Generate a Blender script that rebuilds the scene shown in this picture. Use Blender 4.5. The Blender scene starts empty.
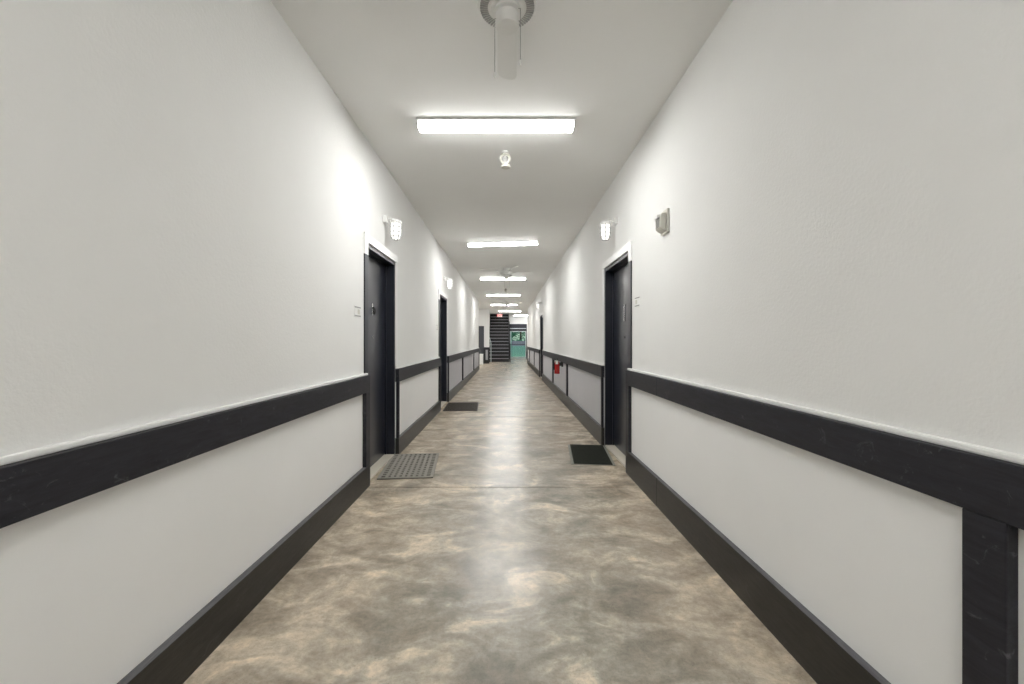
import bpy, bmesh, math, random
from mathutils import Vector, Matrix
random.seed(7)
PI = math.pi
C = bpy.context.scene.collection
scene = bpy.context.scene

# ------------------------------------------------------------------ camera, world, exposure
H = 1.25
cam_d = bpy.data.cameras.new('camera')
cam_d.sensor_width = 36.0
cam_d.lens = 400.0 / 1024.0 * 36.0
cam_d.shift_x = 5.5 / 1024.0
cam_d.shift_y = -1.0 / 1024.0
cam_d.clip_start = 0.02
cam_d.clip_end = 300
cam = bpy.data.objects.new('camera', cam_d)
cam.location = (0, 0, H)
cam.rotation_euler = (PI / 2, 0, 0)
C.objects.link(cam)
scene.camera = cam

world = bpy.data.worlds.new('world')
scene.world = world
world.use_nodes = True
wn = world.node_tree
for n in list(wn.nodes):
    wn.nodes.remove(n)
sky = wn.nodes.new('ShaderNodeTexSky')
sky.sky_type = 'NISHITA'
sky.sun_elevation = math.radians(38)
sky.sun_rotation = math.radians(120)
sky.sun_intensity = 0.15
bg = wn.nodes.new('ShaderNodeBackground')
bg.inputs[1].default_value = 0.16
wo = wn.nodes.new('ShaderNodeOutputWorld')
wn.links.new(sky.outputs[0], bg.inputs[0])
wn.links.new(bg.outputs[0], wo.inputs[0])

vs = scene.view_settings
vs.view_transform = 'Standard'
vs.look = 'None'
vs.gamma = 1
vs.use_curve_mapping = False
vs.exposure = 0.30
TUBE = 66.0
TUBE_SIDE = 14.0      # ceiling light emission
JAR = 1.1       # wall lantern emission

# ------------------------------------------------------------------ materials
def mat(name, col, rough=0.5, metal=0.0, emit=None, es=0.0, spec=0.5, trans=0.0, coat=0.0):
    m = bpy.data.materials.new(name)
    m.use_nodes = True
    b = m.node_tree.nodes['Principled BSDF']
    b.inputs['Base Color'].default_value = (*col, 1)
    b.inputs['Roughness'].default_value = rough
    b.inputs['Metallic'].default_value = metal
    b.inputs['Specular IOR Level'].default_value = spec
    b.inputs['Transmission Weight'].default_value = trans
    b.inputs['Coat Weight'].default_value = coat
    if emit:
        b.inputs['Emission Color'].default_value = (*emit, 1)
        b.inputs['Emission Strength'].default_value = es
    return m

def nd(m, t, **kw):
    n = m.node_tree.nodes.new(t)
    for k, v in kw.items():
        setattr(n, k, v)
    return n

def lk(m, a, b):
    m.node_tree.links.new(a, b)

def noise(m, scale, detail=4, rough=0.5, dist=0.0, vec=None):
    n = nd(m, 'ShaderNodeTexNoise')
    n.inputs['Scale'].default_value = scale
    n.inputs['Detail'].default_value = detail
    n.inputs['Roughness'].default_value = rough
    n.inputs['Distortion'].default_value = dist
    if vec is not None:
        lk(m, vec, n.inputs['Vector'])
    return n

def objvec(m, scale=(1, 1, 1)):
    tc = nd(m, 'ShaderNodeTexCoord')
    mp = nd(m, 'ShaderNodeMapping')
    mp.inputs['Scale'].default_value = scale
    lk(m, tc.outputs['Object'], mp.inputs['Vector'])
    return mp.outputs[0]

def ramp(m, fac, stops):
    r = nd(m, 'ShaderNodeValToRGB')
    el = r.color_ramp.elements
    while len(el) < len(stops):
        el.new(0.5)
    for e, (p, c) in zip(el, stops):
        e.position = p
        e.color = (*c, 1) if len(c) == 3 else c
    lk(m, fac, r.inputs[0])
    return r

def bump(m, h, strength, dist=0.01):
    b = nd(m, 'ShaderNodeBump')
    b.inputs['Strength'].default_value = strength
    b.inputs['Distance'].default_value = dist
    lk(m, h, b.inputs['Height'])
    lk(m, b.outputs[0], m.node_tree.nodes['Principled BSDF'].inputs['Normal'])

def P(m):
    return m.node_tree.nodes['Principled BSDF']

def stucco(name, col, bs=0.35, var=0.04):
    m = mat(name, col, 0.85, spec=0.25)
    v = objvec(m)
    n = noise(m, 70, 5, 0.6, vec=v)
    n2 = noise(m, 1.1, 4, 0.6, vec=v)
    d = tuple(c * (1 - var) for c in col)
    r = ramp(m, n2.outputs[0], [(0.3, d), (0.7, col)])
    lk(m, r.outputs[0], P(m).inputs['Base Color'])
    bump(m, n.outputs[0], bs, 0.004)
    return m

M = {}
M['wall'] = stucco('white stucco paint', (0.83, 0.83, 0.815))
M['ceiling'] = stucco('white ceiling paint', (0.90, 0.90, 0.885), 0.08, 0.03)
M['panel'] = stucco('smooth white panel paint', (0.88, 0.88, 0.87), 0.05, 0.04)
M['panel_grey'] = stucco('smooth greyer panel', (0.55, 0.545, 0.565), 0.04, 0.06)  # greyer panel tone for the farther wall stretches
M['bead'] = mat('white caulk bead', (0.86, 0.86, 0.84), 0.5)
M['white_frame'] = mat('white gloss trim paint', (0.84, 0.84, 0.83), 0.35)
M['white_plastic'] = mat('white plastic', (0.80, 0.80, 0.78), 0.35)
M['white_metal'] = mat('white enamel', (0.78, 0.78, 0.76), 0.3)
M['cream_plastic'] = mat('aged white plastic', (0.62, 0.61, 0.55), 0.4)
M['grey_plastic'] = mat('grey plastic', (0.35, 0.35, 0.34), 0.5)
M['vent_grey'] = mat('mid grey vent', (0.42, 0.42, 0.41), 0.5)
M['dark'] = mat('dark slot', (0.08, 0.08, 0.08), 0.7)
M['chrome'] = mat('brushed metal', (0.65, 0.65, 0.66), 0.25, 1.0)
M['red'] = mat('red enamel', (0.42, 0.012, 0.012), 0.25, coat=0.4)
M['black_rubber'] = mat('black rubber', (0.015, 0.015, 0.015), 0.55)
M['tag'] = mat('paper tag', (0.75, 0.75, 0.70), 0.7)
M['sign_red'] = mat('red sign lettering', (0.6, 0.03, 0.03), 0.4, emit=(1.0, 0.12, 0.10), es=0.9)
M['lens'] = mat('lit acrylic diffuser', (0.9, 0.9, 0.9), 0.4, emit=(1.0, 0.995, 0.975), es=TUBE)
M['lens_side'] = mat('lit acrylic side', (0.9, 0.9, 0.9), 0.4, emit=(1.0, 0.995, 0.975), es=TUBE_SIDE)
M['jar'] = mat('lit frosted glass', (0.35, 0.35, 0.34), 0.3, emit=(1.0, 0.985, 0.95), es=JAR)
M['sign_face'] = mat('lit white sign face', (0.85, 0.82, 0.8), 0.4, emit=(1.0, 0.8, 0.78), es=0.5)

def black_wood(name, col, rough, scr=0.5):
    m = mat(name, col, rough, spec=0.4)
    v = objvec(m, (6, 0.9, 6))
    n = noise(m, 9, 6, 0.7, 0.6, vec=v)
    v2 = objvec(m, (1, 1, 1))
    n2 = noise(m, 14, 8, 0.75, 1.2, vec=v2)
    hi = tuple(min(1, c * 2.2 + 0.006) for c in col)
    r = ramp(m, n.outputs[0], [(0.35, col), (0.75, hi)])
    sc = ramp(m, n2.outputs[0], [(0.60, (0, 0, 0)), (0.70, (scr, scr, scr))])
    mx = nd(m, 'ShaderNodeMixRGB')
    lk(m, sc.outputs[0], mx.inputs[0])
    lk(m, r.outputs[0], mx.inputs[1])
    mx.inputs[2].default_value = (0.16, 0.16, 0.17, 1)
    lk(m, mx.outputs[0], P(m).inputs['Base Color'])
    bump(m, n.outputs[0], 0.25, 0.003)
    return m
M['rail'] = black_wood('black painted timber', (0.009, 0.009, 0.013), 0.5, 0.5)
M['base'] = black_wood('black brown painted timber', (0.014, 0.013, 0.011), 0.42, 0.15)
M['base_top'] = black_wood('timber top with painted light', (0.07, 0.07, 0.075), 0.5, 0.4)  # light falling on the baseboard tops, put into a greyer colour

def door_mat():
    m = mat('blue black door paint', (0.014, 0.017, 0.030), 0.32, spec=0.7, coat=0.8)
    P(m).inputs['Coat Roughness'].default_value = 0.25
    return m
M['door'] = door_mat()
M['door_frame'] = mat('black frame paint', (0.010, 0.012, 0.020), 0.38)
M['stair'] = mat('dark charcoal stair paint', (0.007, 0.007, 0.010), 0.5)
M['nosing'] = mat('worn grey stair nosing', (0.55, 0.54, 0.60), 0.45)

def concrete(name):
    m = mat(name, (0.4, 0.36, 0.3), 0.3, spec=0.7)
    tc = nd(m, 'ShaderNodeTexCoord')
    sep = nd(m, 'ShaderNodeSeparateXYZ')
    lk(m, tc.outputs['Object'], sep.inputs[0])
    def mth(op, a, b=None):
        n = nd(m, 'ShaderNodeMath', operation=op)
        for i, s in enumerate((a, b)):
            if s is None:
                continue
            if isinstance(s, (int, float)):
                n.inputs[i].default_value = s
            else:
                lk(m, s, n.inputs[i])
        return n.outputs[0]
    big = noise(m, 1.2, 8, 0.66, 0.3, vec=objvec(m, (1, 1, 1)))
    cloud = noise(m, 2.6, 8, 0.60, 0.9, vec=objvec(m, (1, 1.5, 1)))
    fine = noise(m, 38, 6, 0.7, vec=objvec(m))
    speck = noise(m, 140, 3, 0.7, vec=objvec(m))
    # traffic wear: sealed grey in the walked middle, sandy towards the walls
    edge = mth('ABSOLUTE', mth('SUBTRACT', sep.outputs[0], 0.02))
    edge = mth('MULTIPLY', edge, 0.62)
    edge = mth('ADD', edge, mth('MULTIPLY', mth('SUBTRACT', big.outputs[0], 0.5), 1.7))
    e = ramp(m, edge, [(0.10, (0, 0, 0)), (0.62, (1, 1, 1))])
    grey = ramp(m, cloud.outputs[0], [(0.36, (0.235, 0.215, 0.180)), (0.47, (0.30, 0.28, 0.235)), (0.56, (0.39, 0.36, 0.30)), (0.64, (0.64, 0.56, 0.45))])
    sand = ramp(m, cloud.outputs[0], [(0.38, (0.33, 0.28, 0.22)), (0.52, (0.49, 0.42, 0.33)), (0.64, (0.68, 0.58, 0.45))])
    mx = nd(m, 'ShaderNodeMixRGB')
    lk(m, e.outputs[0], mx.inputs[0]); lk(m, grey.outputs[0], mx.inputs[1]); lk(m, sand.outputs[0], mx.inputs[2])
    fr = ramp(m, fine.outputs[0], [(0.3, (0.80, 0.79, 0.78)), (0.7, (1.12, 1.12, 1.12))])
    mu = nd(m, 'ShaderNodeMixRGB', blend_type='MULTIPLY')
    mu.inputs[0].default_value = 1.0
    lk(m, mx.outputs[0], mu.inputs[1]); lk(m, fr.outputs[0], mu.inputs[2])
    sr = ramp(m, speck.outputs[0], [(0.33, (0.6, 0.55, 0.5)), (0.42, (1, 1, 1))])
    mu2 = nd(m, 'ShaderNodeMixRGB', blend_type='MULTIPLY')
    mu2.inputs[0].default_value = 0.6
    lk(m, mu.outputs[0], mu2.inputs[1]); lk(m, sr.outputs[0], mu2.inputs[2])
    mid = noise(m, 8, 9, 0.68, 0.4, vec=objvec(m, (1, 1.3, 1)))
    mr = ramp(m, mid.outputs[0], [(0.36, (0.86, 0.85, 0.83)), (0.5, (1.06, 1.06, 1.06)), (0.62, (1.27, 1.25, 1.22))])
    mu3 = nd(m, 'ShaderNodeMixRGB', blend_type='MULTIPLY')
    mu3.inputs[0].default_value = 1.0
    lk(m, mu2.outputs[0], mu3.inputs[1]); lk(m, mr.outputs[0], mu3.inputs[2])
    lk(m, mu3.outputs[0], P(m).inputs['Base Color'])
    P(m).inputs['Roughness'].default_value = 0.27
    bump(m, cloud.outputs[0], 0.06, 0.01)
    return m
M['floor'] = concrete('sealed stained concrete')
M['joint'] = mat('dark saw cut', (0.05, 0.045, 0.04), 0.8)
M['sill'] = stucco('pale concrete sill', (0.62, 0.58, 0.50), 0.2, 0.2)
M['mat_grey'] = mat('grey ribbed mat', (0.26, 0.245, 0.215), 0.8)
M['mat_gdark'] = mat('dark mat backing', (0.085, 0.08, 0.07), 0.9)
def carpet(name, col):
    m = mat(name, col, 0.95, spec=0.1)
    n = noise(m, 90, 4, 0.7, vec=objvec(m))
    r = ramp(m, n.outputs[0], [(0.35, tuple(c * 0.45 for c in col)), (0.7, tuple(c * 1.9 for c in col))])
    lk(m, r.outputs[0], P(m).inputs['Base Color'])
    bump(m, n.outputs[0], 0.6, 0.01)
    return m
M['mat_black'] = carpet('black green carpet pile', (0.022, 0.024, 0.019))
M['mat_brown'] = carpet('dark brown carpet pile', (0.055, 0.048, 0.040))
M['mat_edge'] = mat('grey rubber edging', (0.20, 0.20, 0.17), 0.7)
M['grass'] = carpet('lawn green', (0.13, 0.21, 0.165))
M['road'] = mat('asphalt', (0.21, 0.17, 0.21), 0.9)
M['bark'] = carpet('bark', (0.07, 0.055, 0.045))
M['leaf'] = mat('leaf green', (0.015, 0.075, 0.050), 0.5)
M['leaf2'] = mat('leaf bright green', (0.035, 0.14, 0.085), 0.5)
def glass():
    m = mat('teal tinted glass', (0.62, 0.92, 0.90), 0.02, trans=1.0)
    P(m).inputs['IOR'].default_value = 1.1
    return m
M['glass'] = glass()
M['pale_metal'] = mat('pale aluminium', (0.62, 0.70, 0.70), 0.35, 0.1)

# ------------------------------------------------------------------ mesh helpers
class MB:
    def __init__(s):
        s.bm = bmesh.new()
    def box(s, x0, x1, y0, y1, z0, z1, bev=0.0):
        g = bmesh.ops.create_cube(s.bm, size=1)
        vs_ = g['verts']
        for v in vs_:
            v.co = Vector(((x0 + x1) / 2 + v.co.x * (x1 - x0), (y0 + y1) / 2 + v.co.y * (y1 - y0), (z0 + z1) / 2 + v.co.z * (z1 - z0)))
        if bev > 0:
            es = list({e for v in vs_ for e in v.link_edges})
            bmesh.ops.bevel(s.bm, geom=es, offset=bev, segments=2, affect='EDGES', profile=0.6)
        return s
    def lathe(s, prof, c=(0, 0, 0), axis='z', n=32, cap=True):
        rings = []
        for r, h in prof:
            ring = []
            for k in range(n):
                a = 2 * PI * k / n
                p = (r * math.cos(a), r * math.sin(a), h)
                if axis == 'x':
                    p = (p[2], p[0], p[1])
                elif axis == 'y':
                    p = (p[0], p[2], p[1])
                ring.append(s.bm.verts.new((c[0] + p[0], c[1] + p[1], c[2] + p[2])))
            rings.append(ring)
        for a, b in zip(rings, rings[1:]):
            for k in range(n):
                s.bm.faces.new((a[k], a[(k + 1) % n], b[(k + 1) % n], b[k]))
        if cap:
            if prof[0][0] > 1e-5: s.bm.faces.new(rings[0][::-1])
            if prof[-1][0] > 1e-5: s.bm.faces.new(rings[-1])
        return s
    def tube(s, pts, r, n=8, closed=False):
        pts = [Vector(p) for p in pts]
        L = len(pts)
        rings = []
        up0 = None
        for i, p in enumerate(pts):
            if closed:
                t = (pts[(i + 1) % L] - pts[i - 1]).normalized()
            else:
                t = (pts[min(i + 1, L - 1)] - pts[max(i - 1, 0)]).normalized()
            ref = up0 if up0 is not None else (Vector((0, 0, 1)) if abs(t.z) < 0.9 else Vector((1, 0, 0)))
            u = (ref - t * ref.dot(t)).normalized()
            up0 = u
            w = t.cross(u)
            rr = r[i] if isinstance(r, (list, tuple)) else r
            rings.append([s.bm.verts.new(p + (u * math.cos(2 * PI * k / n) + w * math.sin(2 * PI * k / n)) * rr) for k in range(n)])
        pairs = list(zip(rings, rings[1:]))
        if closed:
            pairs.append((rings[-1], rings[0]))
        for a, b in pairs:
            for k in range(n):
                s.bm.faces.new((a[k], a[(k + 1) % n], b[(k + 1) % n], b[k]))
        if not closed:
            s.bm.faces.new(rings[0][::-1]); s.bm.faces.new(rings[-1])
        return s
    def prism(s, poly, a0, a1, axis='y'):
        """extrude a 2-D outline; axis 'y': outline in xz, axis 'x': in yz, axis 'z': in xy"""
        def pt(u, v, a):
            return {'y': (u, a, v), 'x': (a, u, v), 'z': (u, v, a)}[axis]
        A = [s.bm.verts.new(pt(u, v, a0)) for u, v in poly]
        B = [s.bm.verts.new(pt(u, v, a1)) for u, v in poly]
        n = len(poly)
        s.bm.faces.new(A[::-1]); s.bm.faces.new(B)
        for k in range(n):
            s.bm.faces.new((A[k], A[(k + 1) % n], B[(k + 1) % n], B[k]))
        return s
    def build(s, name, m, parent=None, smooth=False, origin=None):
        bmesh.ops.recalc_face_normals(s.bm, faces=s.bm.faces)
        me = bpy.data.meshes.new(name)
        if origin is not None:
            bmesh.ops.translate(s.bm, verts=s.bm.verts, vec=-Vector(origin))
        s.bm.to_mesh(me); s.bm.free()
        for mm in (m if isinstance(m, (list, tuple)) else [m]):
            me.materials.append(mm)
        if smooth:
            me.shade_smooth() if hasattr(me, 'shade_smooth') else None
            try:
                me.set_sharp_from_angle(angle=math.radians(40))
            except Exception:
                pass
        o = bpy.data.objects.new(name, me)
        C.objects.link(o)
        if origin is not None:
            o.location = origin
        if parent is not None:
            o.parent = parent
        return o

def thing(name, label, cat, loc=(0, 0, 0), rotz=0, group=None):
    o = bpy.data.objects.new(name, None)
    o.empty_display_size = 0.1
    C.objects.link(o)
    o.location = loc
    o.rotation_euler = (0, 0, rotz)
    tag(o, label, cat, group)
    return o

def tag(o, label=None, cat=None, group=None, kind=None):
    if label: o['label'] = label
    if cat: o['category'] = cat
    if group: o['group'] = group
    if kind: o['kind'] = kind
    return o

def struct(o, label=None):
    o['kind'] = 'structure'
    if label: o['label'] = label
    return o

def dup(root, label, loc, rotz=None):
    r = root.copy(); C.objects.link(r)
    r.location = loc
    if rotz is not None:
        r.rotation_euler = (0, 0, rotz)
    r['label'] = label
    for ch in list(root.children):
        c = ch.copy(); C.objects.link(c); c.parent = r
        for g in list(ch.children):
            d = g.copy(); C.objects.link(d); d.parent = c
    return r

# ------------------------------------------------------------------ dimensions
XL, XR, HC = -1.22, 1.17, 3.01
T = 0.26                       # wall thickness
Y0 = -6.0                      # corridor behind the camera
FL, FR = -1.179, 1.132         # faces of rails and skirting boards
DOORH = 2.11
L_END, R_END, FACE_Y, END_Y = 17.5, 22.0, 22.2, 28.0
LD = [(3.50, 4.385), (7.26, 8.20)]
RD = [(3.81, 4.775), (12.85, 13.85)]

# ------------------------------------------------------------------ shell
def wall_run(name, xin, xout, y0, y1, doors):
    b = MB()
    x0, x1 = min(xin, xout), max(xin, xout)
    y = y0
    for a, c in doors:
        b.box(x0, x1, y, a, 0, HC)
        b.box(x0, x1, a, c, DOORH, HC)
        y = c
    b.box(x0, x1, y, y1, 0, HC)
    return struct(b.build(name, M['wall']))
wall_run('wall_left', XL, XL - T, Y0, L_END, LD)
wall_run('wall_right', XR, XR + T, Y0, R_END, RD)
struct(MB().box(-1.6, 1.5, Y0 - 0.2, Y0, 0, HC).build('wall_back', M['wall']))
# alcove on the left near the far end, with the wall that faces us
struct(MB().box(-2.9, XL - T, L_END - 0.26, L_END, 0, HC).build('wall_alcove_near', M['wall']))
struct(MB().box(-3.1, -2.9, L_END - 0.26, FACE_Y, 0, HC).build('wall_alcove_side', M['wall']))
fw = MB()
fw.box(-3.1, -2.17, FACE_Y, FACE_Y + 0.25, 0, HC).box(-2.17, -1.25, FACE_Y, FACE_Y + 0.25, 2.08, HC).box(-1.25, -0.955, FACE_Y, FACE_Y + 0.25, 0, HC)
fw.box(-1.305, -1.105, FACE_Y + 0.25, 31.5, 0, 4.8)
struct(fw.build('wall_facing', M['wall']))
# far right widening and end wall with the exit
struct(MB().box(XR + T, 2.0, R_END - 0.26, R_END, 0, HC).build('wall_recess', M['wall']))
struct(MB().box(2.0, 2.2, R_END - 0.26, END_Y + 0.2, 0, HC).build('wall_far_right', M['wall']))
ew = MB()
ew.box(0.17, 1.43, END_Y, END_Y + 0.2, 2.44, HC).box(1.43, 2.0, END_Y, END_Y + 0.2, 0, HC)
struct(ew.build('wall_end', M['wall']))
# stair enclosure beyond the ceiling edge
se = MB()
se.box(-1.105, 0.37, 31.3, 31.5, 0, 4.8)
se.box(0.17, 0.37, END_Y + 0.2, 31.3, 0, 4.8).box(0.17, 0.37, 26.0, END_Y + 0.2, HC + 0.15, 4.8)
se.box(-1.105, 0.17, 25.85, 26.0, HC + 0.15, 4.8)
se.box(-1.305, 0.37, 25.85, 31.5, 4.8, 4.95)
struct(se.build('wall_stairwell', M['wall']))

# ceiling, with the stair opening
cb = MB()
cb.box(-3.1, 2.2, Y0 - 0.2, 26.0, HC, HC + 0.15)
cb.box(0.17, 2.2, 26.0, END_Y + 0.2, HC, HC + 0.15)
struct(cb.build('ceiling', M['ceiling']))

# floor: poured slabs separated by saw-cut joints
joints = [-3.0, 0.22, 3.42, 6.62, 9.82, 13.02, 16.22, 19.42, 22.62, 25.82]
fb = MB()
edges = [Y0 - 0.2] + joints + [END_Y + 0.2]
for a, b_ in zip(edges, edges[1:]):
    fb.box(-3.1, 2.2, a + 0.006, b_ - 0.006, -0.12, 0)
fb.box(-1.305, 0.37, END_Y + 0.2, 31.5, -0.12, 0)
struct(fb.build('floor', M['floor']))
struct(MB().box(-3.1, 2.2, Y0 - 0.2, END_Y + 0.2, -0.14, -0.006).build('floor_joint_bed', M['joint']))

# ------------------------------------------------------------------ rails, posts, skirting, wainscot panels
def rail_segment(side, y0, y1, posts, panel_mat, cuts=(), dz=0.0):
    s = -1 if side == 'left' else 1
    xw, xf = (XL, FL) if s < 0 else (XR, FR)
    zb, zt = (0.816, 0.957) if s < 0 else (0.842, 0.980)
    zb, zt = zb + dz, zt + dz
    hb = 0.185 if s < 0 else 0.215
    def bx(b, ya, yb, za, zb_, d0=0.0, d1=None, bev=0.003):
        # d0..d1 distances out of the wall
        d1_ = abs(xf - xw) if d1 is None else d1
        xs = sorted((xw - s * d0, xw - s * d1_))
        return b.box(xs[0], xs[1], ya, yb, za, zb_, bev)
    # top rail, in boards
    b = MB(); prev = y0
    for c in list(cuts) + [y1]:
        bx(b, prev, c - (0.002 if c != y1 else 0), zb, zt); prev = c
    struct(b.build('trim_rail', M['rail'], None), 'black painted timber rail on the %s wall' % side)
    b = MB(); prev = y0
    for c in list(cuts) + [y1]:
        bx(b, prev, c - (0.003 if c != y1 else 0), 0.0, hb); prev = c
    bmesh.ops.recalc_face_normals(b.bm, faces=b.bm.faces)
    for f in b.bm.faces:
        f.material_index = 1 if f.normal.z > 0.5 else 0  # upward faces get the colour with the light painted in
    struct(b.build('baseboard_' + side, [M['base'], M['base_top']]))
    b = MB(); bx(b, y0, y1, zt, zt + 0.020, 0.0, 0.022, 0.006)
    struct(b.build('trim_bead', M['bead']))
    b = MB(); bx(b, y0 + 0.001, y1 - 0.001, hb, zb, 0.0, 0.008, 0)
    struct(b.build('trim_panel', panel_mat))
    for (pa, pb) in posts:
        b = MB(); bx(b, pa, pb, hb, zb, 0.008, abs(xf - xw) - 0.001)
        struct(b.build('trim_post', M['rail']))

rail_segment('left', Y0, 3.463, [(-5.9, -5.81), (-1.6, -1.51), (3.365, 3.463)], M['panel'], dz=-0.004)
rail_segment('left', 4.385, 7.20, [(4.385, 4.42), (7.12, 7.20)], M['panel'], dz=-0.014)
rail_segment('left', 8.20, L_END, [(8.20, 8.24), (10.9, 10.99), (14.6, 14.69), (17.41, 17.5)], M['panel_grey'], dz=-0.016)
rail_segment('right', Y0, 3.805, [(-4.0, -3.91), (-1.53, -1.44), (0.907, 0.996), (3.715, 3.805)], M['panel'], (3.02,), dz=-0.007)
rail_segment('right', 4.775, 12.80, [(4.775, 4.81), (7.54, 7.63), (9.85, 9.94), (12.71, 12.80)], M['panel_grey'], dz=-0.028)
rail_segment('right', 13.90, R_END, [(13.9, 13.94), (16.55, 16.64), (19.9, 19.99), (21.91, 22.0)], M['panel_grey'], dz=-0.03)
# on the facing wall
b = MB().box(-1.25, -0.945, FACE_Y - 0.04, FACE_Y, 0.76, 0.90, 0.003)
struct(b.build('trim_rail', M['rail']))
for xa in (-1.25, -1.035):
    struct(MB().box(xa, xa + 0.09, FACE_Y - 0.038, FACE_Y, 0.2, 0.76, 0.003).build('trim_post', M['rail']))
struct(MB().box(-1.25, -0.945, FACE_Y - 0.04, FACE_Y, 0, 0.2, 0.003).build('baseboard_facing', M['base']))
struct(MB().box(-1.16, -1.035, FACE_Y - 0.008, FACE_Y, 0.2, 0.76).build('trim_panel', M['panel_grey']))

# ------------------------------------------------------------------ doors
def door(idx, side, ya, yb, label, knock):
    s = -1 if side == 'left' else 1
    xw = XL if s < 0 else XR
    yc = (ya + yb) / 2
    root = thing('door_%d' % idx, label, 'door', (xw, yc, 0))
    root['kind'] = 'structure'
    def X(d):  # d = depth into the wall (positive = away from corridor)
        return s * d
    def bx(b, d0, d1, y0, y1, z0, z1, bev=0.0):
        xs = sorted((X(d0), X(d1)))
        return b.box(xs[0], xs[1], y0 - yc, y1 - yc, z0, z1, bev)
    railtop = 0.972 if s < 0 else 0.995
    # frame: two jambs and head with a stop
    b = MB()
    for (p, q, st) in ((ya, ya + 0.035, 1), (yb - 0.035, yb, -1)):
        bx(b, 0.001, 0.17, p, q, 0.006, DOORH)
    bx(b, 0.001, 0.17, ya + 0.035, yb - 0.035, DOORH - 0.035, DOORH - 0.001)
    bx(b, 0.085, 0.100, ya + 0.035, ya + 0.05, 0.006, DOORH - 0.035)
    bx(b, 0.085, 0.100, yb - 0.05, yb - 0.035, 0.006, DOORH - 0.035)
    bx(b, 0.085, 0.100, ya + 0.05, yb - 0.05, DOORH - 0.05, DOORH - 0.035)
    b.build('frame', M['door_frame'], root)
    # casing: black near leg, white cap, head and far leg
    b = MB(); bx(b, -0.012, 0.0, ya - 0.085, ya - 0.001, railtop, 2.0, 0.003)
    tag(b.build('side_casing', M['door_frame'], root), 'black near side casing')
    b = MB()
    bx(b, -0.014, 0.0, ya - 0.085, ya - 0.001, 2.0, DOORH + 0.075, 0.003)
    bx(b, -0.014, 0.0, ya - 0.001, yb + 0.055, DOORH, DOORH + 0.075, 0.003)
    tag(b.build('head_casing', M['white_frame'], root), 'white painted head casing')
    b = MB(); bx(b, -0.012, 0.0, yb + 0.001, yb + 0.055, railtop, DOORH, 0.003)
    tag(b.build('side_casing', M['white_frame'], root), 'white painted far side casing')
    # leaf
    b = MB(); bx(b, 0.102, 0.145, ya + 0.038, yb - 0.038, 0.022, DOORH - 0.038, 0.002)
    leaf = b.build('leaf', M['door'], root)
    # hardware, lever near the camera-side edge
    b = MB()
    b.lathe([(0.027, X(0.101)), (0.027, X(0.093)), (0.011, X(0.090)), (0.011, X(0.055))], (0, ya + 0.10 - yc, 0.95), 'x', 20)
    b.box(min(X(0.062), X(0.05)), max(X(0.062), X(0.05)), ya + 0.09 - yc, ya + 0.21 - yc, 0.94, 0.96, 0.004)
    b.build('door_handle', M['chrome'], leaf, True)
    b = MB()
    b.lathe([(0.026, X(0.101)), (0.026, X(0.088)), (0.018, X(0.084))], (0, ya + 0.10 - yc, 1.12), 'x', 20)
    b.build('deadbolt', M['chrome'], leaf, True)
    if knock == 'knocker':
        b = MB()
        bx(b, 0.097, 0.102, yc - 0.018, yc + 0.018, 1.50, 1.62, 0.004)
        tag(b.build('knocker_plate', M['chrome'], leaf, True), 'small silver knocker plate')
        b = MB()
        n = 14
        b.tube([(X(0.082), 0.022 * math.sin(a), 1.545 + 0.032 * math.cos(a)) for a in [2 * PI * k / n for k in range(n)]], 0.006, 8, True)
        bx(b, 0.080, 0.097, yc - 0.007, yc + 0.007, 1.568, 1.585)
        tag(b.build('knocker_ring', M['black_rubber'], leaf, True), 'black knocker ring')
    else:
        b = MB()
        bx(b, 0.090, 0.102, yc - 0.016, yc + 0.016, 1.46, 1.64, 0.004)
        tag(b.build('knocker_plate', M['chrome'], leaf, True), 'slim bright metal plate')
    b = MB(); b.lathe([(0.012, X(0.102)), (0.012, X(0.096)), (0.006, X(0.095))], (0, 0, 1.29), 'x', 16)
    b.build('peephole', M['chrome'] if s < 0 else M['black_rubber'], leaf, True)
    b = MB(); bx(b, 0.0, 0.17, ya + 0.036, yb - 0.036, 0.0, 0.020, 0.003)
    tag(b.build('threshold', M['sill'], root), 'pale concrete threshold')
    return root
door(1, 'left', *LD[0], 'near blue black door in the left wall beside the pale waffle mat', 'knocker')
door(2, 'left', *LD[1], 'second dark door along the left wall beside the dark brown mat', 'knocker')
door(3, 'right', *RD[0], 'near blue black door in the right wall beside the black bordered mat', 'plate')
door(4, 'right', *RD[1], 'far dark door in the right wall beyond the fire extinguisher', 'plate')
# room space behind the doors is closed by a backing so no light leaks in
for (xa, xb, ya, yb) in ((XL - T - 0.05, XL - T, 3.3, 4.6), (XL - T - 0.05, XL - T, 7.0, 8.4), (XR + T, XR + T + 0.05, 3.6, 5.0), (XR + T, XR + T + 0.05, 12.6, 14.1)):
    struct(MB().box(xa, xb, ya, yb, 0, 2.4).build('wall_backing', M['wall']))
# dark door in the far facing wall
r5 = thing('door_5', 'dark door in the wall facing us at the far left end', 'door', (-1.71, FACE_Y, 0))
r5['kind'] = 'structure'
b = MB().box(-0.46, -0.42, 0, 0.2, 0, 2.08).box(0.42, 0.46, 0, 0.2, 0, 2.08).box(-0.42, 0.42, 0, 0.2, 2.04, 2.08)
b.build('frame', M['door_frame'], r5)
lf = MB().box(-0.417, 0.417, 0.05, 0.095, 0.012, 2.037, 0.002).build('leaf', M['door'], r5)
MB().lathe([(0.026, 0.05), (0.026, 0.04), (0.012, 0.03), (0.026, 0.01), (0.02, -0.005)], (-0.35, 0, 0.95), 'y', 20).build('door_handle', M['chrome'], lf, True)

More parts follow.
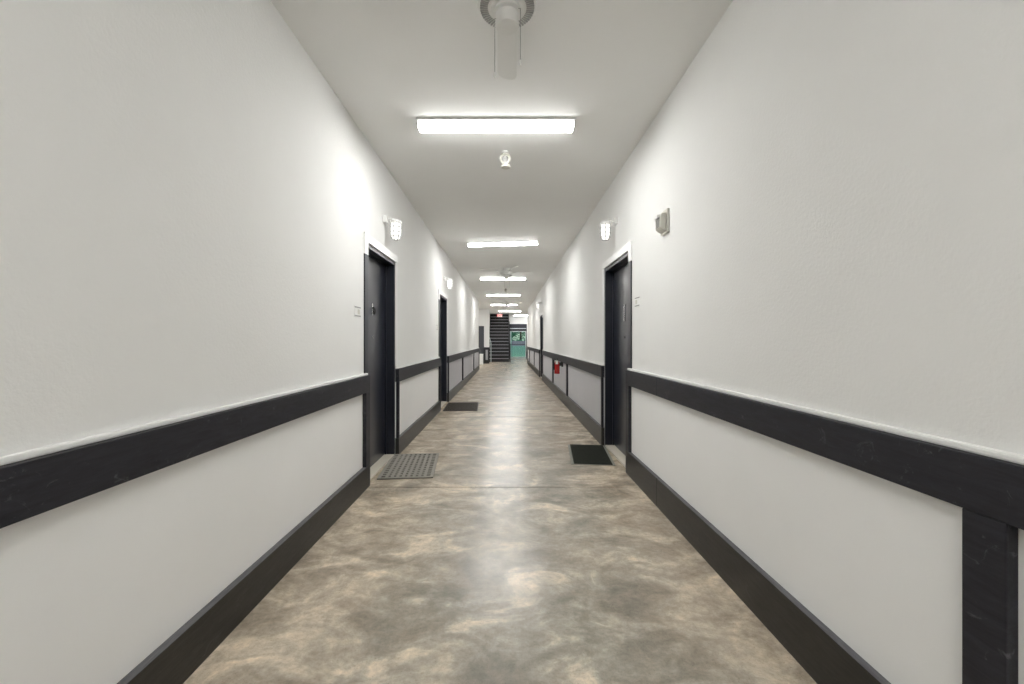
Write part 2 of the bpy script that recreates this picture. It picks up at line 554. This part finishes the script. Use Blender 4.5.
# ------------------------------------------------------------------ ceiling lights
def ceiling_light(label, loc, rotz=0):
    root = thing('ceiling_light', label, 'ceiling light', loc, rotz, 'fluorescent strip lights along the corridor ceiling')
    L = 0.63
    w = 0.060
    # metal pan fixed to the ceiling
    b = MB().box(-L, L, -w - 0.022, w + 0.022, -0.018, 0.0, 0.003)
    b.build('housing', M['white_metal'], root)
    prof = [(-w, -0.018), (-w, -0.034), (-w + 0.010, -0.050), (-w + 0.025, -0.056), (w - 0.025, -0.056), (w - 0.010, -0.050), (w, -0.034), (w, -0.018)]
    b = MB().prism([(y, z) for y, z in prof], -L + 0.012, L - 0.012, 'x')
    bmesh.ops.recalc_face_normals(b.bm, faces=b.bm.faces)
    for f in b.bm.faces:
        f.material_index = 0 if f.normal.z < -0.7 else 1
    b.build('diffuser', [M['lens'], M['lens_side']], root)
    for sx in (-1, 1):
        b = MB().prism([(y * 1.03, z * 1.03 if z < -0.02 else z) for y, z in prof], sx * (L - 0.012), sx * L, 'x')
        b.build('end_cap', M['white_plastic'], root)
    return root
LZ = [3.23, 7.13, 11.1, 15.1, 19.1, 23.1]
lab = ['brightest long strip light across the ceiling, nearest one, just past the fan',
       'second strip light from the front, slightly turned, past the ceiling sensor',
       'third strip light from the front, partly behind the middle ceiling fan',
       'fourth strip light from the front, before the farthest fan',
       'strip light directly behind the farthest ceiling fan',
       'strip light in front of the dark stairs, set a little right of the row']
proto_l = ceiling_light(lab[0], (-0.085, LZ[0], HC))
spots = [(-0.07, 7.13, -0.13), (-0.10, 11.1, 0), (-0.12, 15.1, 0), (-0.12, 19.1, 0), (0.20, 23.1, 0)]
for (x, y, rz), l in zip(spots, lab[1:]):
    dup(proto_l, l, (x, y, HC), rz)
dup(proto_l, 'strip light outside the picture, behind the viewpoint, nearer one', (-0.02, -0.75, HC), 0)
dup(proto_l, 'strip light outside the picture, behind the viewpoint, farther one', (-0.02, -4.7, HC), 0)
dup(proto_l, 'strip light by the glazed exit, right of the stairs', (1.12, 27.0, HC), 0)
dup(proto_l, 'strip light hidden in the left alcove', (-2.2, 20.0, HC), PI / 2)

# ------------------------------------------------------------------ ceiling fans
def ceiling_fan(label, loc, rotz=0):
    root = thing('ceiling_fan', label, 'ceiling fan', loc, rotz, 'white ceiling fans along the corridor')
    b = MB().lathe([(0.085, 0.0), (0.088, -0.02), (0.075, -0.06), (0.045, -0.075), (0.0, -0.075)], n=40)
    b.build('canopy', M['white_metal'], root, True)
    b = MB().lathe([(0.03, -0.07), (0.10, -0.078), (0.137, -0.095), (0.142, -0.14), (0.140, -0.170), (0.132, -0.176), (0.080, -0.180), (0.076, -0.186), (0.0, -0.186)], n=56)
    mh = b.build('motor_housing', M['white_metal'], root, True)
    b = MB()
    for k in range(56):
        a = 2 * PI * k / 56
        c, s_ = math.cos(a), math.sin(a)
        pts = []
        for r, w in ((0.092, 0.0022), (0.129, 0.0032)):
            for sg in (-1, 1):
                pts.append(Vector((r * c - sg * w * s_, r * s_ + sg * w * c, -0.1825)))
        A = [b.bm.verts.new(p) for p in (pts[0], pts[1], pts[3], pts[2])]
        B = [b.bm.verts.new(p + Vector((0, 0, 0.006))) for p in (pts[0], pts[1], pts[3], pts[2])]
        b.bm.faces.new(A); b.bm.faces.new(B[::-1])
        for i in range(4):
            b.bm.faces.new((A[i], B[i], B[(i + 1) % 4], A[(i + 1) % 4]))
    tag(b.build('vent', M['vent_grey'], mh), 'ring of narrow grey vent slots')
    b = MB().lathe([(0.060, -0.186), (0.062, -0.20), (0.046, -0.205), (0.054, -0.212), (0.056, -0.262), (0.052, -0.270), (0.046, -0.2705), (0.0, -0.270)], n=40)
    b.build('switch_cup', M['white_plastic'], root, True)
    for k in range(4):
        a = PI / 2 + k * PI / 2
        ca, sa = math.cos(a), math.sin(a)
        def rot(p):
            return (p[0] * ca - p[1] * sa, p[0] * sa + p[1] * ca, p[2])
        # blade outline, rounded tip, slightly pitched
        pitch = math.radians(11)
        out = [(0.20, -0.05), (0.62, -0.062), (0.655, -0.05), (0.67, -0.02), (0.67, 0.02), (0.655, 0.05), (0.62, 0.062), (0.20, 0.05)]
        b = MB()
        top = [b.bm.verts.new(rot((u, v * math.cos(pitch), -0.072 + v * math.sin(pitch)))) for u, v in out]
        bot = [b.bm.verts.new(rot((u, v * math.cos(pitch), -0.078 + v * math.sin(pitch)))) for u, v in out]
        b.bm.faces.new(top); b.bm.faces.new(bot[::-1])
        n = len(out)
        for i in range(n):
            b.bm.faces.new((top[i], bot[i], bot[(i + 1) % n], top[(i + 1) % n]))
        bl = b.build('blade', M['white_plastic'], root)
        b = MB()
        b.tube([rot((0.125, 0, -0.105)), rot((0.17, 0, -0.100)), rot((0.22, 0, -0.084)), rot((0.27, 0, -0.083))], [0.012, 0.010, 0.012, 0.008], 8)
        b.build('blade_bracket', M['white_metal'], bl, True)
    for (x, y, zt, zb) in ((-0.058, -0.02, -0.245, -0.50), (0.062, -0.03, -0.205, -0.45)):
        b = MB().tube([(x * 0.85, y, zt), (x, y, zt), (x, y, zb)], 0.0016, 6)
        ch = b.build('pull_chain', M['grey_plastic'], root)
        b = MB().lathe([(0.0, zb + 0.006), (0.004, zb), (0.006, zb - 0.012), (0.005, zb - 0.022), (0.0, zb - 0.026)], (x, y, 0), 'z', 12)
        b.build('pull_knob', M['white_plastic'], ch, True)
    return root
fan = ceiling_fan('white ceiling fan at the top of the picture, with two pull chains', (0.003, 1.9, HC))
dup(fan, 'middle ceiling fan, between the second and third strip lights', (-0.0, 9.65, HC), math.radians(20))
dup(fan, 'farthest and smallest ceiling fan, in front of the fifth strip light', (0.0, 17.4, HC), math.radians(8))

# ------------------------------------------------------------------ ceiling sensors
def sensor(label, loc):
    root = thing('ceiling_sensor', label, 'sensor', loc, 0, 'ceiling sensors')
    b = MB().lathe([(0.030, 0), (0.032, -0.012), (0.012, -0.016), (0.012, -0.03)], n=28)
    b.build('mount', M['white_plastic'], root, True)
    # round head facing down the corridor
    b = MB().lathe([(0.02, 0.035), (0.045, 0.022), (0.052, 0.0), (0.052, -0.012), (0.042, -0.020), (0.036, -0.014), (0.030, -0.006)], (0, 0, -0.068), 'y', 32)
    hd = b.build('sensor_head', M['cream_plastic'], root, True)
    b = MB().lathe([(0.031, -0.008), (0.024, -0.014), (0.0, -0.017)], (0, 0, -0.068), 'y', 24)
    tag(b.build('sensor_lens', M['grey_plastic'], hd, True), 'greyish round lens')
    b = MB().lathe([(0.012, -0.115), (0.042, -0.130), (0.046, -0.138), (0.040, -0.148), (0.0, -0.150)], (0.004, 0, 0), 'z', 28)
    b.build('lower_cap', M['cream_plastic'], root, True)
    return root
sn = sensor('small round white ceiling sensor hanging past the nearest strip light', (-0.012, 3.72, HC))
dup(sn, 'tiny white ceiling sensor between the third and fourth strip lights', (-0.03, 13.2, HC))

# ------------------------------------------------------------------ caged wall lanterns
def lantern(label, side, y, zc):
    s = -1 if side == 'left' else 1
    xw = XL if s < 0 else XR
    root = thing('wall_light', label, 'wall light', (xw, y, zc), 0, 'caged wall lights above the doors')
    o = -s   # direction out of the wall
    b = MB()
    b.box(min(0, o * 0.045), max(0, o * 0.045), -0.05, 0.05, -0.035, 0.035, 0.008)
    b.build('wall_box', M['white_metal'], root)
    b = MB().tube([(o * 0.043, 0, 0.005), (o * 0.08, 0, 0.012), (o * 0.12, 0, -0.012)], 0.014, 10)
    b.build('arm', M['white_metal'], root, True)
    cx = o * 0.12
    b = MB().lathe([(0.0, 0.006), (0.025, 0.004), (0.05, -0.008), (0.058, -0.022), (0.058, -0.036), (0.048, -0.038)], (cx, 0, 0), 'z', 32)
    b.build('hood', M['white_metal'], root, True)
    b = MB().lathe([(0.046, -0.037), (0.049, -0.06), (0.049, -0.13), (0.044, -0.165), (0.030, -0.188), (0.0, -0.197)], (cx, 0, 0), 'z', 32, cap=True)
    b.build('glass_jar', M['jar'], root, True)
    b = MB()
    for k in range(6):
        a = 2 * PI * k / 6 + 0.3
        pts = [(r * math.cos(a) + cx, r * math.sin(a), z) for r, z in ((0.053, -0.034), (0.055, -0.08), (0.055, -0.135), (0.049, -0.172), (0.034, -0.197), (0.0, -0.207))]
        b.tube(pts, 0.0035, 6)
    for r, z in ((0.055, -0.075), (0.055, -0.125), (0.050, -0.168)):
        b.tube([(r * math.cos(2 * PI * k / 20) + cx, r * math.sin(2 * PI * k / 20), z) for k in range(20)], 0.0035, 6, True)
    b.build('cage', M['grey_plastic'], root, True)
    return root
lantern('lit caged wall light above the near left door', 'left', 3.98, 2.455)
lantern('lit caged wall light above the second left door', 'left', 7.75, 2.455)
lantern('lit caged wall light above the near right door', 'right', 4.25, 2.52)
lantern('lit caged wall light above the far right door', 'right', 13.35, 2.52)

# ------------------------------------------------------------------ fire alarm on the right wall
root = thing('fire_alarm', 'off-white horn strobe fire alarm high on the right wall', 'fire alarm', (XR, 2.93, 2.12))
MB().box(-0.018, 0, -0.062, 0.062, -0.085, 0.085, 0.005).build('back_plate', M['cream_plastic'], root)
b = MB().prism([(-0.018, 0.06), (-0.050, 0.052), (-0.062, 0.03), (-0.062, -0.045), (-0.045, -0.062), (-0.018, -0.075)], -0.045, 0.045, 'y')
hs = b.build('housing', M['cream_plastic'], root)
b = MB()
for k in range(6):
    b.box(-0.0655, -0.060, -0.034, 0.034, -0.040 + k * 0.010, -0.035 + k * 0.010)
b.build('horn_grille', M['grey_plastic'], hs)
b = MB().prism([(-0.060, 0.028), (-0.078, 0.022), (-0.080, 0.040), (-0.054, 0.050)], -0.036, 0.036, 'y')
tag(b.build('strobe_lens', M['white_plastic'], root), 'clear white strobe lens')

# ------------------------------------------------------------------ room plaques beside the doors
def plaque(label, side, y, z):
    s = -1 if side == 'left' else 1
    xw = XL if s < 0 else XR
    root = thing('room_sign', label, 'sign', (xw, y, z), 0, 'small room signs beside the doors')
    o = -s
    def bb(d0, d1, a, c, e, f, bev=0):
        xs = sorted((o * d0, o * d1))
        return MB().box(xs[0], xs[1], a, c, e, f, bev)
    bb(0, 0.004, -0.070, 0.070, -0.045, 0.045, 0.001).build('plate', M['white_plastic'] if s < 0 else M['bead'], root)
    tag(bb(0.004, 0.006, -0.062, 0.062, 0.030, 0.040).build('stripe', M['grey_plastic'], root), 'grey bar along the top')
    tag(bb(0.004, 0.006, -0.062, 0.062, -0.040, -0.030).build('stripe', M['grey_plastic'], root), 'grey bar along the bottom')
    tag(bb(0.004, 0.007, 0.0, 0.045, -0.02, 0.02, 0.002).build('raised_panel', M['cream_plastic'], root), 'greyish raised centre')
plaque('small white room sign with grey bars left of the near left door', 'left', 3.27, 1.49)
plaque('small room sign with grey bars right of the near right door', 'right', 3.57, 1.60)
plaque('tiny room sign just before the second left door', 'left', 7.0, 1.49)

# ------------------------------------------------------------------ fire extinguisher
ex = thing('fire_extinguisher', 'small red fire extinguisher hung on the right wall beneath the rail', 'fire extinguisher', (1.035, 8.2, 0.58))
b = MB().lathe([(0.0, 0.0), (0.05, 0.0), (0.056, 0.008), (0.056, 0.205), (0.048, 0.235), (0.025, 0.258), (0.018, 0.27)], n=32)
cyl = b.build('cylinder', M['red'], ex, True)
b = MB().lathe([(0.018, 0.268), (0.020, 0.295), (0.014, 0.30), (0.0, 0.30)], n=20)
vb = b.build('valve', M['chrome'], ex, True)
b = MB().box(-0.012, 0.012, -0.085, 0.02, 0.302, 0.312, 0.002).box(-0.010, 0.010, -0.080, 0.015, 0.278, 0.287, 0.002)
b.build('handle', M['black_rubber'], ex)
b = MB().tube([(-0.018, -0.01, 0.285), (-0.045, -0.02, 0.300), (-0.068, -0.03, 0.27), (-0.066, -0.03, 0.16), (-0.060, -0.03, 0.08)], 0.009, 10)
b.build('hose', M['black_rubber'], ex, True)
b = MB().box(-0.035, 0.015, -0.062, -0.060, 0.20, 0.275).tube([(-0.01, -0.061, 0.27), (-0.01, -0.02, 0.30)], 0.0015, 5)
b.build('inspection_tag', M['tag'], ex)
b = MB().box(0.058, 0.095, -0.02, 0.02, 0.16, 0.235, 0.002).box(0.090, 0.127, -0.012, 0.012, 0.14, 0.25, 0.002)
b.build('bracket', M['black_rubber'], ex)

# ------------------------------------------------------------------ door mats
def floor_mat(kind, label, loc, w, l, rz, group=None):
    root = thing('door_mat', label, 'door mat', loc, rz, group)
    if kind == 'waffle':
        MB().box(-w / 2, w / 2, -l / 2, l / 2, 0.0, 0.006, 0.002).build('backing', M['mat_gdark'], root)
        b = MB()
        bd = 0.028
        b.box(-w / 2, w / 2, -l / 2, -l / 2 + bd, 0.006, 0.013).box(-w / 2, w / 2, l / 2 - bd, l / 2, 0.006, 0.013)
        b.box(-w / 2, -w / 2 + bd, -l / 2 + bd, l / 2 - bd, 0.006, 0.013).box(w / 2 - bd, w / 2, -l / 2 + bd, l / 2 - bd, 0.006, 0.013)
        nx, ny = 9, 13
        for i in range(1, nx):
            x = -w / 2 + bd + (w - 2 * bd) * i / nx
            b.box(x - 0.013, x + 0.013, -l / 2 + bd, l / 2 - bd, 0.006, 0.0125)
        for j in range(1, ny):
            y = -l / 2 + bd + (l - 2 * bd) * j / ny
            b.box(-w / 2 + bd, w / 2 - bd, y - 0.014, y + 0.014, 0.006, 0.0120)
        b.build('lattice', M['mat_grey'], root)
    elif kind == 'bordered':
        MB().box(-w / 2, w / 2, -l / 2, l / 2, 0.0, 0.005, 0.001).build('backing', M['mat_edge'], root)
        bx_, by_ = 0.028, 0.010
        b = MB().box(-w / 2 + bx_, w / 2 - bx_, -l / 2 + by_, l / 2 - by_, 0.005, 0.012, 0.003)
        b.build('pile', M['mat_black'], root)
    else:
        MB().box(-w / 2, w / 2, -l / 2, l / 2, 0.0, 0.005, 0.001).build('backing', M['black_rubber'], root)
        b = MB()
        n = 26
        for i in range(n):
            x0 = -w / 2 + 0.012 + (w - 0.024) * i / n
            b.box(x0, x0 + (w - 0.024) / n * 0.78, -l / 2 + 0.012, l / 2 - 0.012, 0.005, 0.011)
        b.build('pile', M['mat_brown'], root)
floor_mat('waffle', 'pale grey waffle door mat at the near left door', (-0.955, 4.01, 0), 0.50, 0.78, math.radians(5.5))
floor_mat('bordered', 'black door mat with grey border at the near right door', (0.915, 4.41, 0), 0.44, 0.77, math.radians(-6))
floor_mat('ribbed', 'dark brown ribbed door mat at the second left door', (-0.85, 7.62, 0), 0.62, 0.97, math.radians(2.5))

# ------------------------------------------------------------------ white box by the far door
root = thing('storage_box', 'white box standing on the floor before the far left door', 'box', (-1.45, 21.35, 0))
MB().box(-0.20, 0.20, -0.15, 0.15, 0.0, 0.52, 0.01).build('body', M['white_plastic'], root)
MB().box(-0.21, 0.21, -0.16, 0.16, 0.52, 0.56, 0.008).build('lid', M['white_plastic'], root)

# ------------------------------------------------------------------ stairs
st = thing('staircase', 'dark straight staircase climbing away at the end of the corridor', 'stairs', (-0.47, 24.0, 0))
RISE, RUN, SW = 0.205, 0.205, 0.60
for k in range(19):
    y = k * RUN
    z = (k + 1) * RISE
    b = MB()
    b.box(-SW, SW, y, y + RUN + 0.012, z - 0.045, z)
    b.box(-SW, SW, y + 0.002, y + 0.022, z - RISE, z - 0.045)
    s_ = b.build('step', M['stair'], st)
    b = MB().box(-SW, SW, y - 0.028, y + 0.001, z - 0.022, z + 0.002, 0.004)
    tag(b.build('nosing', M['nosing'], s_), 'pale worn edge of the step')
for x in (-SW - 0.02, SW):
    n = 19
    b = MB().prism([(-0.03, 0.0), (0.35, 0.0), (n * RUN, (n - 1.3) * RISE), (n * RUN, (n + 0.6) * RISE), (-0.03, 0.24)], x, x + 0.02, 'x')
    b.build('stringer', M['stair'], st)
b = MB().box(SW + 0.045, SW + 0.11, -0.10, -0.03, 0, 1.06, 0.004).box(SW + 0.037, SW + 0.118, -0.108, -0.022, 1.06, 1.085, 0.004)
b.build('newel_post', M['stair'], st)
b = MB().tube([(SW + 0.075, -0.06, 1.02), (SW + 0.045, 7 * RUN, 1.02 + 7 * RISE * 1.02)], 0.022, 10)
b.build('handrail', M['stair'], st, True)
b = MB().box(-SW + 0.14, -SW + 0.18, -0.60, -0.56, 0, 1.15, 0.004).tube([(-SW + 0.16, -0.58, 1.13), (-SW + 0.05, 0.3, 1.45)], 0.015, 8)
tag(b.build('rail_post', M['pale_metal'], st), 'slim pale metal post at the left foot')

# exit sign hung from the ceiling in front of the stair opening
es = thing('exit_sign', 'small lit exit sign hanging before the dark stairs', 'exit sign', (-0.43, 25.2, 2.89))
MB().box(-0.16, 0.16, -0.025, 0.025, -0.13, 0.06, 0.006).build('housing', M['white_metal'], es)
MB().box(-0.02, 0.02, -0.02, 0.02, 0.06, HC - 2.89, 0.002).build('mount', M['white_metal'], es)
MB().box(-0.152, 0.152, -0.029, -0.025, -0.122, 0.052).build('face', M['sign_face'], es)
tc = bpy.data.curves.new('letters', 'FONT')
tc.body = 'EXIT'; tc.size = 0.17; tc.align_x = 'CENTER'; tc.align_y = 'CENTER'; tc.extrude = 0.002; tc.offset = 0.004
to = bpy.data.objects.new('tmp', tc); C.objects.link(to)
bpy.context.view_layer.update()
me = bpy.data.meshes.new_from_object(to.evaluated_get(bpy.context.evaluated_depsgraph_get()))
bpy.data.objects.remove(to)
me.materials.clear(); me.materials.append(M['sign_red'])
lo = bpy.data.objects.new('lettering', me); C.objects.link(lo)
lo.parent = es; lo.location = (0, -0.031, -0.035); lo.rotation_euler = (PI / 2, 0, 0)
lo['label'] = 'red letters EXIT'

# ------------------------------------------------------------------ glazed exit at the far right
r6 = thing('door_6', 'glazed exit door with dark frame at the far end right of the stairs', 'door', (0.80, END_Y, 0))
r6['kind'] = 'structure'
b = MB()
b.box(-0.63, 0.63, 0.02, 0.14, 2.15, 2.44).box(-0.57, 0.585, 0.03, 0.13, 1.95, 2.10)
b.box(-0.63, -0.57, 0.02, 0.14, 0, 2.15).box(0.585, 0.63, 0.02, 0.14, 0, 2.15)
b.build('frame', M['door_frame'], r6)
tag(MB().box(-0.57, 0.585, 0.025, 0.13, 2.101, 2.149).build('transom_bar', M['pale_metal'], r6), 'pale bar across the dark head')
b = MB().box(-0.57, -0.515, 0.05, 0.09, 0.0, 1.945).box(0.53, 0.585, 0.05, 0.09, 0.14, 1.945).box(-0.515, 0.585, 0.05, 0.09, 0.014, 0.14).box(-0.515, 0.53, 0.05, 0.09, 1.90, 1.945)
lf = b.build('leaf', M['pale_metal'], r6)
MB().box(-0.515, 0.53, 0.066, 0.072, 0.14, 1.90).build('pane', M['glass'], lf)
MB().box(-0.49, 0.50, 0.02, 0.045, 0.98, 1.02, 0.004).build('push_bar', M['door_frame'], lf)
tag(MB().box(-0.63, 0.63, -0.02, 0.2, 0.0, 0.012, 0.002).build('threshold', M['sill'], r6), 'pale sill')

# ------------------------------------------------------------------ outdoors beyond the exit
struct(MB().box(-14, 22, END_Y + 0.2, END_Y + 2.0, -0.14, -0.02).build('ground_walk', M['sill']))
lb = MB().prism([(END_Y + 2.0, -0.02), (END_Y + 12.0, 0.74), (END_Y + 12.0, -0.3), (END_Y + 2.0, -0.3)], -30, 40, 'x')
struct(lb.build('ground_lawn', M['grass']))
struct(MB().box(-30, 40, END_Y + 12, END_Y + 18, 0.2, 0.73).build('ground_road', M['road']))
struct(MB().box(-40, 50, END_Y + 18, END_Y + 70, 0.2, 0.75).build('ground_verge', M['grass']))
G = 0.75
tag(MB().box(-12, 14, END_Y + 18.1, END_Y + 18.35, G - 0.01, G + 0.50, 0.02).build('garden_wall', M['road']), 'low mauve grey wall along the road beyond the exit glass', 'wall')

def leaf_cloud(cx, cy, cz, rx, ry, rz, n, size, rnd):
    b = MB()
    for _ in range(n):
        d = Vector((rnd.gauss(0, 1), rnd.gauss(0, 1), rnd.gauss(0, 1))).normalized() * (rnd.random() ** 0.4)
        p = Vector((cx + d.x * rx, cy + d.y * ry, cz + d.z * rz))
        u = Vector((rnd.gauss(0, 1), rnd.gauss(0, 1), rnd.gauss(0, 1))).normalized()
        w = u.orthogonal().normalized()
        s = size * rnd.uniform(0.6, 1.3)
        q = [p - u * s, p - w * s * 0.45, p + u * s, p + w * s * 0.45]
        b.bm.faces.new([b.bm.verts.new(v) for v in q])
    return b
def tree(label, x, y, h, r, m, seed, low=0.66, spread=0.36):
    rnd = random.Random(seed)
    root = thing('tree', label, 'tree', (x, y, G), 0, 'trees beyond the lawn')
    b = MB().tube([(0, 0, 0), (0.05, 0, h * 0.35), (0.0, 0.05, h * 0.7)], [0.16, 0.11, 0.05], 10)
    for k in range(4):
        a = rnd.random() * 6.28
        b.tube([(0.03, 0, h * 0.3), (math.cos(a) * r * 0.5, math.sin(a) * r * 0.5, h * 0.6)], [0.06, 0.03], 7)
    b.build('trunk', M['bark'], root, True)
    leaf_cloud(0, 0, h * low, r, r, h * spread, 2600, 0.17, rnd).build('foliage', m, root)
E = END_Y
tree('tree left of centre in the exit glass, bright leaves', 0.45, E + 21.5, 3.6, 1.0, M['leaf2'], 1, 0.60, 0.36)
tree('tree right of centre in the exit glass, dark leaves', 3.15, E + 21.3, 3.8, 1.05, M['leaf'], 2, 0.58, 0.38)
tree('tallest tree farthest back behind the exit glass', 2.0, E + 29, 8.0, 3.6, M['leaf'], 4, 0.52, 0.46)
def shrub(label, x, y, r, m, seed):
    rnd = random.Random(seed)
    root = thing('shrub', label, 'shrub', (x, y, G), 0, 'shrubs along the road')
    b = MB()
    for k in range(5):
        a = k * 1.26
        b.tube([(0, 0, 0), (math.cos(a) * r * 0.4, math.sin(a) * r * 0.4, r)], [0.03, 0.012], 6)
    b.build('stem', M['bark'], root)
    leaf_cloud(0, 0, r * 0.75, r, r, r * 0.7, 700, 0.10, rnd).build('foliage', m, root)
shrub('dark round shrub across the road, left in the exit glass', 0.5, E + 19.35, 0.50, M['leaf'], 5)
shrub('dark round shrub across the road, right in the exit glass', 2.6, E + 19.4, 0.55, M['leaf'], 6)
shrub('bright shrub between the two dark shrubs', 1.5, E + 19.3, 0.45, M['leaf2'], 7)
